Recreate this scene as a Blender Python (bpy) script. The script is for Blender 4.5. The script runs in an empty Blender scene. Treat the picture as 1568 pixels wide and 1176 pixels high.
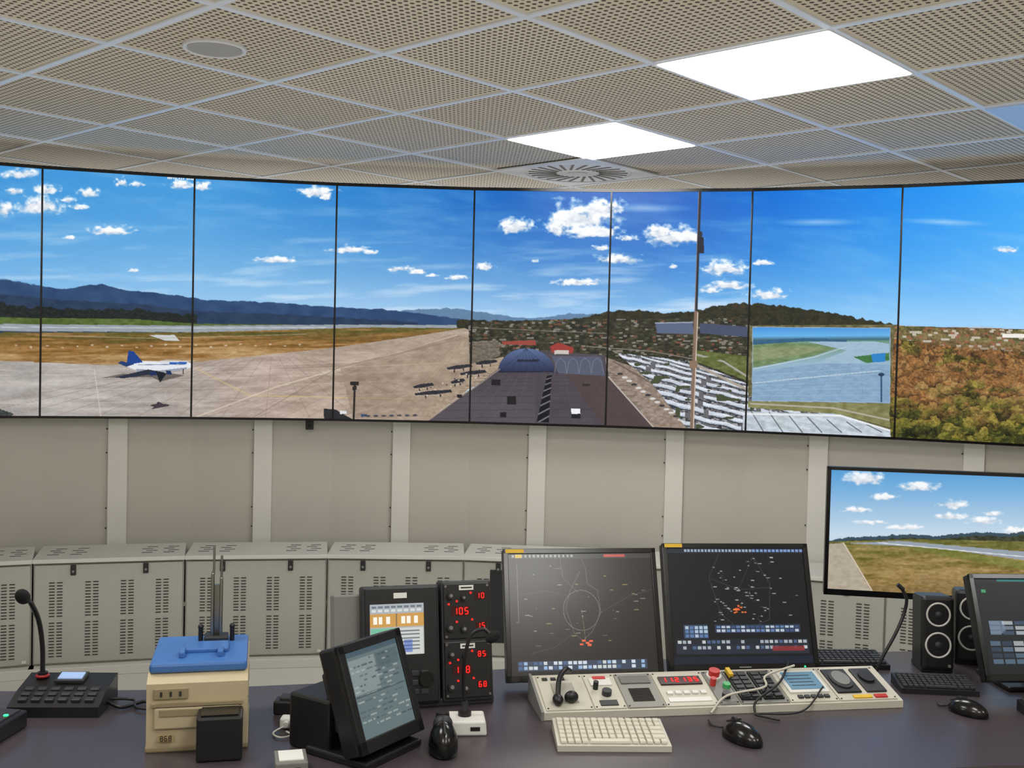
import bpy, bmesh, math, random
import numpy as np
from mathutils import Matrix, Vector, Euler
random.seed(4)
scene=bpy.context.scene
scene.view_settings.view_transform='Standard'
EYE=1.55; CEIL=2.503; DESK=0.75

# ---------------------------------------------------------------- materials
def lin(c):
    return tuple(((v/255)/12.92 if v/255<=0.04045 else (((v/255)+0.055)/1.055)**2.4) for v in c)
MATS={}
def mat(name,c,rough=0.5,metal=0.0,emit=0.0,noise=0.0,nscale=20,bump=0.0,ecol=None):
    if name in MATS: return MATS[name]
    m=bpy.data.materials.new(name); m.use_nodes=True
    nt=m.node_tree; b=nt.nodes['Principled BSDF']
    L=lin(c)
    b.inputs['Base Color'].default_value=(*L,1)
    b.inputs['Roughness'].default_value=rough
    b.inputs['Metallic'].default_value=metal
    if emit:
        b.inputs['Emission Color'].default_value=(*lin(ecol or c),1)
        b.inputs['Emission Strength'].default_value=emit
    if noise or bump:
        tc=nt.nodes.new('ShaderNodeTexCoord')
        n=nt.nodes.new('ShaderNodeTexNoise'); n.inputs['Scale'].default_value=nscale; n.inputs['Detail'].default_value=4
        nt.links.new(tc.outputs['Object'],n.inputs['Vector'])
        if noise:
            mx=nt.nodes.new('ShaderNodeMix'); mx.data_type='RGBA'
            mx.inputs[6].default_value=(*[v*(1-noise) for v in L],1)
            mx.inputs[7].default_value=(*[min(1,v*(1+noise)) for v in L],1)
            nt.links.new(n.outputs['Fac'],mx.inputs[0]); nt.links.new(mx.outputs[2],b.inputs['Base Color'])
        if bump:
            bp=nt.nodes.new('ShaderNodeBump'); bp.inputs['Strength'].default_value=bump; bp.inputs['Distance'].default_value=0.002
            nt.links.new(n.outputs['Fac'],bp.inputs['Height']); nt.links.new(bp.outputs['Normal'],b.inputs['Normal'])
    MATS[name]=m; return m
def screen_mat(name,rough=0.35,strength=1.0,spec=0.5):
    m=bpy.data.materials.new(name); m.use_nodes=True
    nt=m.node_tree; b=nt.nodes['Principled BSDF']
    b.inputs['Base Color'].default_value=(0.008,0.008,0.008,1); b.inputs['Roughness'].default_value=rough
    b.inputs['Specular IOR Level'].default_value=spec
    a=nt.nodes.new('ShaderNodeAttribute'); a.attribute_name='feed'
    nt.links.new(a.outputs['Color'],b.inputs['Emission Color']); b.inputs['Emission Strength'].default_value=strength
    return m
M_WALLSCR=screen_mat('video_wall_picture',0.35,1.0,0.2)
M_MON=screen_mat('monitor_picture',0.34,1.0,0.22)
M_MONG=screen_mat('monitor_picture_glossy',0.235,1.0,0.6)
M_TV=screen_mat('tv_picture',0.35,1.0,0.3)

black=mat('black_plastic',(24,24,26),0.42,noise=0.1)
blackg=mat('black_gloss',(14,14,16),0.2)
dgrey=mat('dark_grey_plastic',(46,47,50),0.5,noise=0.08)
mgrey=mat('grey_metal',(122,122,118),0.5)
cream=mat('cream_console',(194,190,176),0.5,noise=0.04)
beige=mat('beige_plastic',(192,178,146),0.5,noise=0.04)
beiged=mat('beige_plastic_dark',(150,137,106),0.55)
keyc=mat('cream_keys',(208,203,188),0.5)
white=mat('white_plastic',(216,216,210),0.4)
blue=mat('blue_printer_lid',(64,112,178),0.35,noise=0.06)
chrome=mat('brushed_steel',(150,148,142),0.3,metal=1.0)
cabm=mat('cabinet_paint',(170,170,161),0.5,noise=0.03,nscale=60)
cabt=mat('cabinet_top_paint',(204,203,195),0.5)
slot=mat('cabinet_slot',(46,44,41),0.8)
yellow=mat('yellow_label',(220,180,40),0.5)
redled=mat('red_led',(255,24,16),0.5,emit=1.5)
redbtn=mat('red_button',(180,45,40),0.35,emit=0.08)
greenled=mat('green_led',(40,255,120),0.5,emit=3.0)
lcd=mat('blue_lcd',(85,125,150),0.3,emit=0.3)
foam=mat('mic_foam',(18,18,18),0.95,bump=0.6,nscale=400)
labelw=mat('paper_label',(230,230,225),0.6)

# ---------------------------------------------------------------- mesh builder
def T(x=0,y=0,z=0): return Matrix.Translation((x,y,z))
def R(rx=0,ry=0,rz=0): return Euler((math.radians(rx),math.radians(ry),math.radians(rz))).to_matrix().to_4x4()
YZX=Matrix(((0,0,1,0),(1,0,0,0),(0,1,0,0),(0,0,0,1)))
class B:
    def __init__(s): s.V=[];s.F=[];s.MI=[];s.S=[];s.mats=[];s.M=Matrix()
    def add(s,V,F,m,M=None,smooth=False):
        Mx=s.M@M if M is not None else s.M
        o=len(s.V)
        for v in V: s.V.append(tuple(Mx@Vector(v)))
        if m not in s.mats: s.mats.append(m)
        k=s.mats.index(m)
        for f in F: s.F.append([i+o for i in f]); s.MI.append(k); s.S.append(smooth)
    def box(s,size,loc,m,rot=(0,0,0),bev=0,taper=None):
        M=T(*loc)@R(*rot); x,y,z=[a/2 for a in size]
        tx,ty=taper or (1,1)
        V=[(-x,-y,-z),(x,-y,-z),(x,y,-z),(-x,y,-z),(-x*tx,-y*ty,z),(x*tx,-y*ty,z),(x*tx,y*ty,z),(-x*tx,y*ty,z)]
        F=[(0,3,2,1),(4,5,6,7),(0,1,5,4),(1,2,6,5),(2,3,7,6),(3,0,4,7)]
        if bev:
            bm=bmesh.new(); vs=[bm.verts.new(v) for v in V]
            for f in F: bm.faces.new([vs[i] for i in f])
            bmesh.ops.bevel(bm,geom=bm.edges[:],offset=bev,segments=2,affect='EDGES',profile=0.5,clamp_overlap=True)
            bm.verts.index_update()
            V=[v.co[:] for v in bm.verts]; F=[[v.index for v in f.verts] for f in bm.faces]; bm.free()
        s.add(V,F,m,M)
    def cyl(s,r,h,loc,m,rot=(0,0,0),seg=24,r2=None,sy=1.0):
        r2=r if r2 is None else r2
        V=[];F=[]
        for k,(rr,zz) in enumerate(((r,-h/2),(r2,h/2))):
            for i in range(seg):
                a=2*math.pi*i/seg; V.append((rr*math.cos(a),rr*sy*math.sin(a),zz))
        for i in range(seg):
            j=(i+1)%seg; F.append((i,j,seg+j,seg+i))
        M=T(*loc)@R(*rot)
        s.add(V,F,m,M,True)
        s.add(V,[list(range(seg))[::-1],list(range(seg,2*seg))],m,M)
    def ball(s,sc,loc,m,rot=(0,0,0),clamp=None,seg=24):
        V=[];F=[];rg=seg//2
        for i in range(rg+1):
            th=math.pi*i/rg
            for j in range(seg):
                a=2*math.pi*j/seg
                z=math.cos(th)*sc[2]
                if clamp is not None: z=max(z,clamp)
                V.append((sc[0]*math.sin(th)*math.cos(a),sc[1]*math.sin(th)*math.sin(a),z))
        for i in range(rg):
            for j in range(seg):
                k=(j+1)%seg; F.append((i*seg+j,(i+1)*seg+j,(i+1)*seg+k,i*seg+k))
        s.add(V,F,m,T(*loc)@R(*rot),True)
    def ring(s,r,t,loc,m,rot=(0,0,0),seg=32):
        V=[];F=[];k=10
        for i in range(seg):
            a=2*math.pi*i/seg
            for j in range(k):
                b=2*math.pi*j/k; rr=r+t*math.cos(b); V.append((rr*math.cos(a),rr*math.sin(a),t*math.sin(b)))
        for i in range(seg):
            for j in range(k):
                F.append((i*k+j,((i+1)%seg)*k+j,((i+1)%seg)*k+(j+1)%k,i*k+(j+1)%k))
        s.add(V,F,m,T(*loc)@R(*rot),True)
    def tube(s,pts,r,m,seg=8,sub=8):
        P=[Vector(p) for p in pts]; Q=[]
        E=[P[0]*2-P[1]]+P+[P[-1]*2-P[-2]]
        for i in range(1,len(E)-2):
            for k in range(sub):
                t=k/sub;a,b,c,d=E[i-1],E[i],E[i+1],E[i+2]
                Q.append(0.5*((2*b)+(c-a)*t+(2*a-5*b+4*c-d)*t*t+(3*b-a-3*c+d)*t**3))
        Q.append(P[-1]); V=[];F=[]
        n=Vector((0.3,0.2,1)).normalized()
        for i,q in enumerate(Q):
            d=(Q[min(i+1,len(Q)-1)]-Q[max(i-1,0)]).normalized()
            n=(n-d*n.dot(d))
            if n.length<1e-4: n=d.orthogonal()
            n.normalize(); bnm=d.cross(n)
            for j in range(seg):
                a=2*math.pi*j/seg; V.append(tuple(q+(n*math.cos(a)+bnm*math.sin(a))*r))
        for i in range(len(Q)-1):
            for j in range(seg):
                k=(j+1)%seg; F.append((i*seg+j,i*seg+k,(i+1)*seg+k,(i+1)*seg+j))
        s.add(V,F,m,None,True)
        s.add(V,[list(range(seg)),list(range(len(V)-seg,len(V)))],m)
    def prism(s,pts,z0,z1,m,M=None):
        n=len(pts); V=[(x,y,z0) for x,y in pts]+[(x,y,z1) for x,y in pts]
        F=[list(range(n))[::-1],list(range(n,2*n))]+[(i,(i+1)%n,n+(i+1)%n,n+i) for i in range(n)]
        s.add(V,F,m,M)
    def digit(s,ch,x,z,h,m,y=-0.0015):
        seg={'0':'abcdef','1':'bc','2':'abged','3':'abgcd','5':'afgcd','8':'abcdefg','4':'fgbc','6':'afgcde','9':'abcdfg'}[ch]
        w=h*0.5;t=h*0.14
        pos={'a':(0,h/2,1),'g':(0,0,1),'d':(0,-h/2,1),'f':(-w/2,h/4,0),'b':(w/2,h/4,0),'e':(-w/2,-h/4,0),'c':(w/2,-h/4,0)}
        for k in seg:
            a,b,hz=pos[k]
            s.box((w*0.85 if hz else t,0.001,t if hz else h*0.42),(x+a,y,z+b),m)
    def build(s,name,parent=None,M=None):
        me=bpy.data.meshes.new(name); me.from_pydata(s.V,[],s.F)
        for m in s.mats: me.materials.append(m)
        me.polygons.foreach_set('material_index',s.MI); me.polygons.foreach_set('use_smooth',s.S)
        bm=bmesh.new(); bm.from_mesh(me); bmesh.ops.recalc_face_normals(bm,faces=bm.faces[:]); bm.to_mesh(me); bm.free()
        ob=bpy.data.objects.new(name,me); scene.collection.objects.link(ob)
        if parent: ob.parent=parent
        if M is not None: ob.matrix_local=M
        return ob
def empty(name,M=None):
    e=bpy.data.objects.new(name,None); e.empty_display_size=0.1; scene.collection.objects.link(e)
    if M is not None: e.matrix_local=M
    return e
def grid_screen(name,nx,ny,pos,col,material,parent=None,M=None):
    """dense picture surface; s,t in 0..1 (t from top). colours stored as attribute 'feed'"""
    s,t=np.meshgrid(np.linspace(0,1,nx),np.linspace(0,1,ny)); s=s.ravel(); t=t.ravel()
    P=pos(s,t); C=np.clip(col(s,t),0,255)/255
    C=np.where(C<=0.04045,C/12.92,((C+0.055)/1.055)**2.4)
    me=bpy.data.meshes.new(name); N=nx*ny; nf=(nx-1)*(ny-1)
    me.vertices.add(N); me.vertices.foreach_set('co',np.asarray(P,dtype=np.float32).ravel())
    i=(np.arange(ny-1)[:,None]*nx+np.arange(nx-1)[None,:]).ravel()
    q=np.stack([i,i+nx,i+nx+1,i+1],1)
    me.loops.add(nf*4); me.loops.foreach_set('vertex_index',q.ravel().astype(np.int32))
    me.polygons.add(nf); me.polygons.foreach_set('loop_start',(np.arange(nf)*4).astype(np.int32))
    try: me.polygons.foreach_set('loop_total',np.full(nf,4,dtype=np.int32))
    except Exception: pass
    me.update(calc_edges=True); me.validate()
    a=me.color_attributes.new('feed','FLOAT_COLOR','POINT')
    a.data.foreach_set('color',np.concatenate([C,np.ones((N,1))],1).astype(np.float32).ravel())
    me.materials.append(material)
    ob=bpy.data.objects.new(name,me); scene.collection.objects.link(ob)
    if parent: ob.parent=parent
    if M is not None: ob.matrix_local=M
    return ob

# ---------------------------------------------------------------- painting helpers
def h2(x,y,s):
    v=np.sin(x*127.1+y*311.7+s*74.7)*43758.5453; return v-np.floor(v)
def vn(x,y,s=0):
    xi=np.floor(x);yi=np.floor(y);fx=x-xi;fy=y-yi
    fx=fx*fx*(3-2*fx);fy=fy*fy*(3-2*fy)
    return (h2(xi,yi,s)*(1-fx)+h2(xi+1,yi,s)*fx)*(1-fy)+(h2(xi,yi+1,s)*(1-fx)+h2(xi+1,yi+1,s)*fx)*fy
def fbm(x,y,s=0,o=4):
    r=0;a=0.5;tt=0
    for k in range(o): r=r+a*vn(x,y,s+k*13);tt+=a;a*=0.5;x=x*2.03+5;y=y*2.03+3
    return r/tt
def crowns(x,y,s=0):
    """cellular pattern: distance to crown centre, crown id, height inside crown (-1 top .. 1 bottom)"""
    xi=np.floor(x);yi=np.floor(y); best=np.full(len(x),9.0); idv=np.zeros(len(x)); dyv=np.zeros(len(x))
    for i in (-1,0,1):
        for j in (-1,0,1):
            cx=xi+i+h2(xi+i,yi+j,s)*0.9; cy=yi+j+h2(xi+i,yi+j,s+5)*0.9
            d=np.hypot(x-cx,y-cy); k=d<best
            best=np.where(k,d,best); idv=np.where(k,h2(xi+i,yi+j,s+9),idv); dyv=np.where(k,y-cy,dyv)
    return best,idv,dyv
class Paint:
    def __init__(s,x,y): s.x=x;s.y=y;s.c=np.zeros((len(x),3))
    def blend(s,m,col):
        m=np.clip(m,0,1)[:,None]; col=np.asarray(col,dtype=float)
        s.c=s.c*(1-m)+col*m
    def inside(s,pts):
        x,y=s.x,s.y; ins=np.zeros(len(x),bool); n=len(pts)
        for i in range(n):
            x1,y1=pts[i];x2,y2=pts[(i+1)%n]
            if y1==y2: continue
            c=((y1>y)!=(y2>y)); xc=(x2-x1)*(y-y1)/(y2-y1)+x1
            ins^=(c&(x<xc))
        return ins.astype(float)
    def bb(s,pts,pad=1.0):
        xs=[a for a,b in pts]; ys=[b for a,b in pts]
        return ((s.x>=min(xs)-pad)&(s.x<=max(xs)+pad)&(s.y>=min(ys)-pad)&(s.y<=max(ys)+pad)).any()
    def poly(s,pts,col,a=1.0,jit=0,sc=8,seed=1):
        if not s.bb(pts): return
        m=s.inside(pts)*a
        col=np.asarray(col,dtype=float)
        if jit: col=col[None,:]+((fbm(s.x/sc,s.y/sc*1.8,seed)-0.5)*2*jit)[:,None]
        s.blend(m,col)
    def rect(s,x0,y0,x1,y1,col,a=1.0):
        if not s.bb([(x0,y0),(x1,y1)]): return
        s.blend(((s.x>=x0)&(s.x<=x1)&(s.y>=y0)&(s.y<=y1))*a,col)
    def line(s,pts,w,col,a=1.0):
        if not s.bb(pts,w+1): return
        for (x1,y1),(x2,y2) in zip(pts[:-1],pts[1:]):
            dx,dy=x2-x1,y2-y1; t=np.clip(((s.x-x1)*dx+(s.y-y1)*dy)/(dx*dx+dy*dy+1e-9),0,1)
            d=np.hypot(s.x-x1-t*dx,s.y-y1-t*dy); s.blend(np.clip((w/2-d)/(w*0.3)+0.5,0,1)*a,col)
    def ell(s,cx,cy,rx,ry,col,a=1.0,soft=0.15):
        if not s.bb([(cx-rx,cy-ry),(cx+rx,cy+ry)]): return
        d=np.hypot((s.x-cx)/rx,(s.y-cy)/ry); s.blend(np.clip((1-d)/soft,0,1)*a,col)
    def cloud(s,cx,cy,rx,ry,k=1.0,seed=3):
        dy=(s.y-cy); e=np.where(dy>0,ry*0.72,ry*1.15)
        near=(abs(s.x-cx)<rx*2)&(abs(dy)<ry*2.4)
        if not near.any(): return
        x=s.x[near];y=s.y[near]
        d=np.hypot((x-cx)/rx,dy[near]/e[near])
        n=fbm(x/(4+rx*0.13),y/(3+ry*0.20),seed,5)
        m=np.clip((1.04-d+(n-0.5)*1.35)*1.8,0,1)*k
        sh=np.clip(0.35+dy[near]/ry*0.6+(n-0.5)*-1.6,0,1)
        col=np.array([252,252,253])[None,:]*(1-sh[:,None])+np.array([186,196,210])[None,:]*sh[:,None]
        s.c[near]=s.c[near]*(1-m[:,None])+col*m[:,None]
def interp3(x,xs,cols):
    cols=np.array(cols,dtype=float); return np.stack([np.interp(x,xs,cols[:,k]) for k in range(3)],1)

# ---------------------------------------------------------------- panorama feed (its own picture coordinates)
XT=[-185,62,297,517,728,937,1152,1384,1640,1920]
XB=[-185,58,292,510,718,928,1143,1370,1620,1890]
YT=[222,251,266,279,290,293,291,287,264,235]
YB=[634,631,634,640,648,655,664,676,690,705]
def panorama(px,py):
    p=Paint(px,py); top=np.interp(px,XT,YT)
    h=np.clip((py-top)/(495-top),0,1)
    ct=interp3(px,[0,300,600,760,1000,1200,1400,1568],[(66,150,216),(72,154,218),(46,128,204),(28,108,194),(18,96,190),(14,116,214),(32,144,236),(60,164,244)])
    cb=interp3(px,[0,500,800,1100,1568],[(172,208,238),(186,216,240),(176,212,240),(142,198,240),(156,208,248)])
    g=(h**1.7)[:,None]; p.c=ct*(1-g)+cb*g
    ci=fbm(px/95+py/60,py/11,5,5); p.blend(np.clip((ci-0.50)*3.2,0,1)*(0.08+0.62*h**1.5)*(px<1150),(226,236,246))
    ci=fbm(px/60-py/30,py/20,8,4); p.blend(np.clip((ci-0.5)*2.5,0,1)*0.18,(190,220,245))
    for cx,cy,rx,ry in [(1255,340,75,7),(1450,338,80,6),(985,318,85,8),(1100,470,80,8)]:
        d=np.hypot((px-cx)/rx,(py-cy)/ry); p.blend(np.clip(1-d,0,1)*0.55,(215,225,245))
    for i,(cx,cy,rx,ry) in enumerate([(30,259,30,8),(58,309,34,16),(5,312,14,13),(20,285,16,6),(68,284,18,8),(130,289,20,9),(100,299,12,5),(182,273,11,8),(207,275,12,5),(115,310,15,5),
        (165,347,35,9),(103,357,10,4),(275,277,22,8),(308,279,12,9),(486,290,32,10),(500,297,10,6),(422,393,32,6),(536,379,32,7),(568,383,12,4),(612,410,22,5),(640,415,16,5),(662,421,10,3),
        (790,347,32,15),(893,335,56,27),(925,318,34,15),(905,356,50,13),(854,352,20,12),(960,365,18,5),(1037,364,48,17),(1008,356,22,11),(945,398,40,9),(920,380,14,5),(742,409,15,7),(886,433,36,6),
        (1032,409,7,4),(1110,412,36,13),(1118,438,34,9),(1090,446,16,5),(1168,403,18,5),(1178,453,34,9),(1548,378,20,5),(700,425,18,4),(200,408,8,3),(820,400,7,3)]):
        p.cloud(cx,cy,rx,ry,0.97,seed=3+i)
    def ridge(pts,col,bottom,jit=0,sc=6,amp=2.5,seed=2):
        yy=np.interp(px,[a for a,b in pts],[b for a,b in pts])+(fbm(px/9,px*0,seed)-0.5)*amp*2
        m=np.clip((py-yy)/1.2+0.5,0,1)*(py<bottom)*(px>=pts[0][0])*(px<=pts[-1][0])
        c=np.asarray(col,float)[None,:]+((fbm(px/sc,py/sc*1.5,seed)-0.5)*2*jit)[:,None]; p.blend(m,c)
    ridge([(560,476),(640,473),(690,472),(730,477),(780,486),(830,487),(880,481),(940,484),(1000,482)],(98,130,164),540,6)
    ridge([(-200,405),(0,419),(40,427),(90,436),(120,431),(152,428),(190,438),(240,442),(290,449),(320,454),(370,456),(430,459),(500,466),(580,471),(650,480),(722,492)],(46,74,114),540,12,18,1.6)
    ridge([(-200,430),(0,442),(80,452),(200,458),(300,470),(420,476),(560,486),(640,493)],(40,60,88),540,10,14,2,7)
    # hill on the right with tree crowns
    pts=[(700,490),(760,492),(830,492),(900,486),(940,478),(975,475),(1020,480),(1060,478),(1100,470),(1135,465),(1180,468),(1235,475),(1290,484),(1330,492),(1372,500)]
    yy=np.interp(px,[a for a,b in pts],[b for a,b in pts])+(fbm(px/7,px*0,9)-0.5)*7
    d,idv,dyv=crowns(px/6+fbm(px/4,py/4,2)*2,py/4.5+fbm(px/4,py/4,6)*2,3)
    hc=interp3(idv,[0,0.4,0.7,1],[(32,37,26),(46,46,31),(60,53,34),(40,48,28)])*(1.12-0.3*np.clip(d+dyv*0.8,0,1.2))[:,None]
    p.blend(np.clip((py-yy)/1.2+0.5,0,1)*(py<560)*(px>700)*(px<1372),hc)
    ridge([(1364,500),(1440,503),(1500,500),(1568,504),(1700,504),(1950,504)],(170,186,204),560,14,8,1.5,11)
    ridge([(-200,446),(0,456),(40,464),(100,466),(160,468),(215,466),(240,473),(300,476),(300,488)],(30,38,38),500,22,3,4,15)
    p.poly([(-200,472),(60,480),(200,482),(300,490),(450,493),(450,498),(-200,494)],(84,104,50),1,26,9)
    p.poly([(-200,484),(0,489),(300,493),(520,494),(700,498),(700,504),(300,503),(0,500),(-200,497)],(148,156,164),1,10)
    p.line([(0,494),(500,498)],1.2,(205,210,214),0.8)
    # dry grass
    dg=p.inside([(-200,496),(0,502),(300,503),(560,499),(712,503),(650,512),(500,531),(300,549),(160,553),(0,546),(-200,540)])
    s1=fbm(px/60+py/30,py/3.2,14,5); s2=fbm(px/7,py/2,19,3)
    gc=interp3(np.clip((py-500)/46+(s1-0.5)*1.2,0,1),[0,0.25,0.6,1],[(106,98,50),(128,98,52),(148,110,62),(168,136,94)])+((s1-0.5)*56+(s2-0.5)*40)[:,None]
    p.blend(dg,gc); p.poly([(225,507),(266,507),(274,516),(252,516)],(196,202,204))
    p.line([(60,507),(225,512),(470,508)],1.2,(176,168,148),0.6); 
    for x in range(20,480,23): p.rect(x,521+(x%5),x+4,523+(x%5),(225,220,205),0.6)
    # apron
    ap=[(-200,540),(0,546),(160,553),(300,549),(500,531),(650,512),(712,503),(724,508),(724,560),(700,660),(-200,660)]
    m=p.inside(ap); base=interp3(px,[-100,80,250,400,560,720],[(150,146,142),(182,176,172),(166,157,151),(178,161,149),(170,153,139),(178,162,147)])
    base=base+((fbm(px/50,py/7,31)-0.5)*60)[:,None]+((fbm(px/6,py/2.5,33)-0.5)*24)[:,None]
    p.blend(m,base)
    for k in range(14):
        x0=-160+k*64; vx,vy=430,520
        p.line([(x0*1.15,645),(x0+(vx-x0)*0.8,645+(vy-645)*0.8)],1.1,(136,120,110),0.45)
    for k in range(11): p.line([(300+k*42,640),(690+k*3,512)],0.9,(128,110,98),0.35)
    for yy in (560,568,578,592,612): p.line([(-100,yy+1),(300,yy-2),(640,yy-10)],0.9,(208,196,182),0.5)
    p.line([(300,560),(380,602),(640,612)],1.4,(214,186,120),0.6); p.line([(140,560),(150,632)],1.2,(214,206,196),0.7)
    p.line([(300,634),(420,590),(700,514)],1.8,(214,200,182),0.75); p.line([(380,640),(520,560),(706,520)],1.3,(130,112,98),0.6)
    p.line([(520,560),(700,556)],1.4,(208,190,166),0.6); p.line([(520,640),(640,600),(716,520)],1.2,(212,196,172),0.6)
    p.poly([(520,560),(700,514),(722,520),(722,560),(650,640),(540,640)],(142,122,104),0.45,40,12)
    # aeroplane
    p.poly([(150,573),(182,567),(260,566),(282,570),(244,579),(230,572)],(84,78,76),0.75)
    p.poly([(196,551),(202,547),(286,548),(294,552),(293,557),(284,561),(240,565),(205,561),(188,555)],(222,226,232))
    p.poly([(205,559),(240,562),(288,557),(284,561),(240,566),(206,563)],(150,158,172))
    p.poly([(190,553),(193,531),(201,532),(216,549)],(22,66,140)); p.poly([(190,556),(176,550),(182,547),(202,552)],(34,60,112))
    p.poly([(224,560),(172,572),(184,574),(250,565)],(40,48,66)); p.poly([(236,563),(243,581),(254,566)],(24,30,42)); p.poly([(226,564),(236,563),(238,569),(228,570)],(28,48,96)); p.poly([(252,562),(260,562),(262,568),(254,568)],(28,48,96))
    p.poly([(236,549),(252,545),(300,547),(260,552)],(200,206,214),0.6)
    p.line([(208,553),(284,552.5)],1,(60,80,120),0.85); p.poly([(258,549),(286,549),(286,552),(258,552)],(40,96,180)); p.line([(280,560),(280,567)],1.4,(40,44,54)); p.line([(226,562),(226,570)],1.2,(40,44,54))
    p.ell(243,616,16,2.6,(60,52,56)); p.poly([(240,610),(256,617),(230,622)],(66,58,66))
    # foreground bits
    p.line([(543,585),(541,642)],3,(36,34,34)); p.rect(536,583,549,589,(40,38,38)); p.rect(539,590,546,596,(44,42,42))
    p.poly([(497,624),(514,626),(520,630),(545,645),(497,645)],(42,44,48)); p.poly([(-200,616),(0,622),(18,628),(14,640),(-200,640)],(60,66,66),1,30,3)
    p.rect(520,628,530,633,(220,220,222)); p.rect(552,634,562,638,(60,80,110))
    for x in range(560,640,12): p.ell(x+3,637,4,1.6,(70,72,84) if x%24 else (210,210,214))
    # town in the middle
    m=p.inside([(718,494),(860,490),(1150,488),(1150,620),(1060,600),(940,560),(720,562)])
    d,idv,dyv=crowns(px/7,py/3.6,13)
    tc=interp3(idv,[0,0.35,0.6,0.8,1],[(34,38,30),(50,50,38),(68,63,48),(52,57,36),(84,78,64)])*(1.15-0.4*np.clip(d+dyv*0.6,0,1.2))[:,None]; p.blend(m,tc)
    sp=h2(np.floor(px/5.2+np.floor(py/2.6)*0.37),np.floor(py/2.6),5)
    p.blend(m*(sp>0.91)*0.7*(py<548),(158,152,144)); p.blend(m*(sp<0.045)*(py<548)*0.8,(124,80,64)); p.blend(m*((sp>0.40)&(sp<0.45))*0.6,(98,100,92))
    p.line([(722,502),(800,506),(930,512)],1.2,(150,144,132),0.6); p.line([(900,532),(1000,540),(1064,552)],1.6,(158,150,138),0.7)
    p.poly([(1005,496),(1062,495),(1066,513),(1008,512)],(90,102,130)); p.line([(1005,496),(1062,495)],1.5,(160,170,190)); p.poly([(1074,496),(1146,502),(1146,518),(1074,512)],(70,80,104))
    p.poly([(722,524),(762,522),(766,545),(730,562),(722,562)],(112,104,92),1,34,4)
    # concrete around terminal
    p.poly([(716,560),(770,548),(780,560),(705,606),(655,645),(640,645)],(164,146,128),1,24,5)
    for (x,y,w) in [(632,592,30),(684,564,36),(704,573,38),(634,603,56),(727,557,32),(690,586,20)]:
        p.poly([(x,y),(x+w*0.4,y-3.5),(x+w,y-5),(x+w+3,y-1),(x+w*0.6,y+2),(x+2,y+3)],(44,45,54),1,14,4); p.line([(x+4,y+4.5),(x+w*0.8,y+3.4)],1.4,(186,174,160),0.6); p.rect(x+w*0.3,y+3,x+w*0.3+2,y+8,(50,48,54)); p.rect(x+w*0.7,y+2,x+w*0.7+2,y+6,(56,52,56))
    for k in range(16): p.rect(640+k*6.1,600-k*2.2+(k%3)*5,643+k*6.1,602-k*2.2+(k%3)*5,(70,66,70) if k%2 else (200,190,176),0.8)
    p.poly([(925,548),(1000,575),(1064,610),(1068,662),(1000,658),(930,580)],(146,131,118),1,36,5)
    for k in range(14):
        t=k/13; p.ell(950+t*95,575+t*72,5,2.0,(206,204,200) if k%3 else (56,56,62))
    p.line([(940,556),(1000,590),(1062,640)],2.5,(100,90,84),0.8)
    # roof
    p.poly([(655,646),(765,565),(785,548),(830,538),(928,546),(932,580),(1004,660),(655,660)],(78,72,80),1,7,18)
    m=p.inside([(655,646),(765,565),(820,566),(820,660),(655,660)]); p.blend(m*0.5*np.clip((py-565)/80,0,1),(100,92,98))
    for k in range(12):
        t=k/12; yy=572+t*t*84; p.line([(765-t*104,yy),(818,yy)],0.8,(56,51,58),0.55); p.line([(846,yy),(930+t*66,yy)],0.8,(58,51,55),0.5)
    for k in range(4): p.line([(776+k*11,572),(684+k*34,650)],0.8,(104,96,104),0.55)
    p.poly([(846,547),(922,548),(928,578),(856,574)],(86,92,110)); p.poly([(868,574),(932,580),(1004,660),(925,655)],(84,66,64),0.6)
    for k in range(4):
        x0=850+k*19; p.line([(x0,574),(x0+3,556),(x0+9,550),(x0+16,556),(x0+19,574)],1.0,(124,130,146),0.7)
    for k in range(5): p.line([(866+k*13,576),(880+k*28,655)],0.8,(100,84,84),0.5)
    # curved dome
    dm=np.hypot((px-806)/44,(py-572)/37); ok=(dm<1)&(py<572)&(py>534)
    shade=np.clip((py-536)/34,0,1); p.blend(ok*1.0,np.array([92,110,152.])*(1-shade)[:,None]+np.array([42,52,82.])*shade[:,None])
    for k in range(7): p.line([(806,535),(766+k*13.5,571)],0.8,(28,34,56),0.5)
    p.line([(764,571),(848,571)],1.6,(30,34,50)); p.rect(792,552,826,556,(30,36,54),0.8)
    p.poly([(768,524),(820,522),(822,530),(770,529)],(150,72,62)); p.poly([(843,532),(856,526),(880,534),(878,543),(846,542)],(154,60,54)); p.rect(850,538,872,544,(196,190,182))
    m=p.inside([(822,650),(841,650),(846,574),(839,574)]); tt=np.clip((py-572)/80,0,1)
    fr=(tt**0.7)*9+(px-832)/22; fr=fr-np.floor(fr)
    p.blend(m,(18,18,24)); p.blend(m*np.clip(1-abs(fr-0.5)/0.16,0,1),(150,150,160)) 
    p.line([(655,646),(765,567)],1.4,(150,138,130)); p.line([(932,580),(1004,660)],2.0,(186,178,170))
    p.rect(752,583,766,592,(30,28,34)); p.rect(776,609,790,622,(28,26,30)); p.rect(876,629,890,637,(236,236,240)); p.rect(876,637,890,644,(28,28,34)); p.rect(765,634,775,642,(30,28,34)); p.rect(700,606,708,611,(36,34,38)); p.rect(893,590,905,594,(50,44,46))
    # car park with long white canopies
    m=p.inside([(944,542),(1064,556),(1144,590),(1152,612),(1400,668),(1400,690),(1060,668),(1000,590)])
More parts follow.
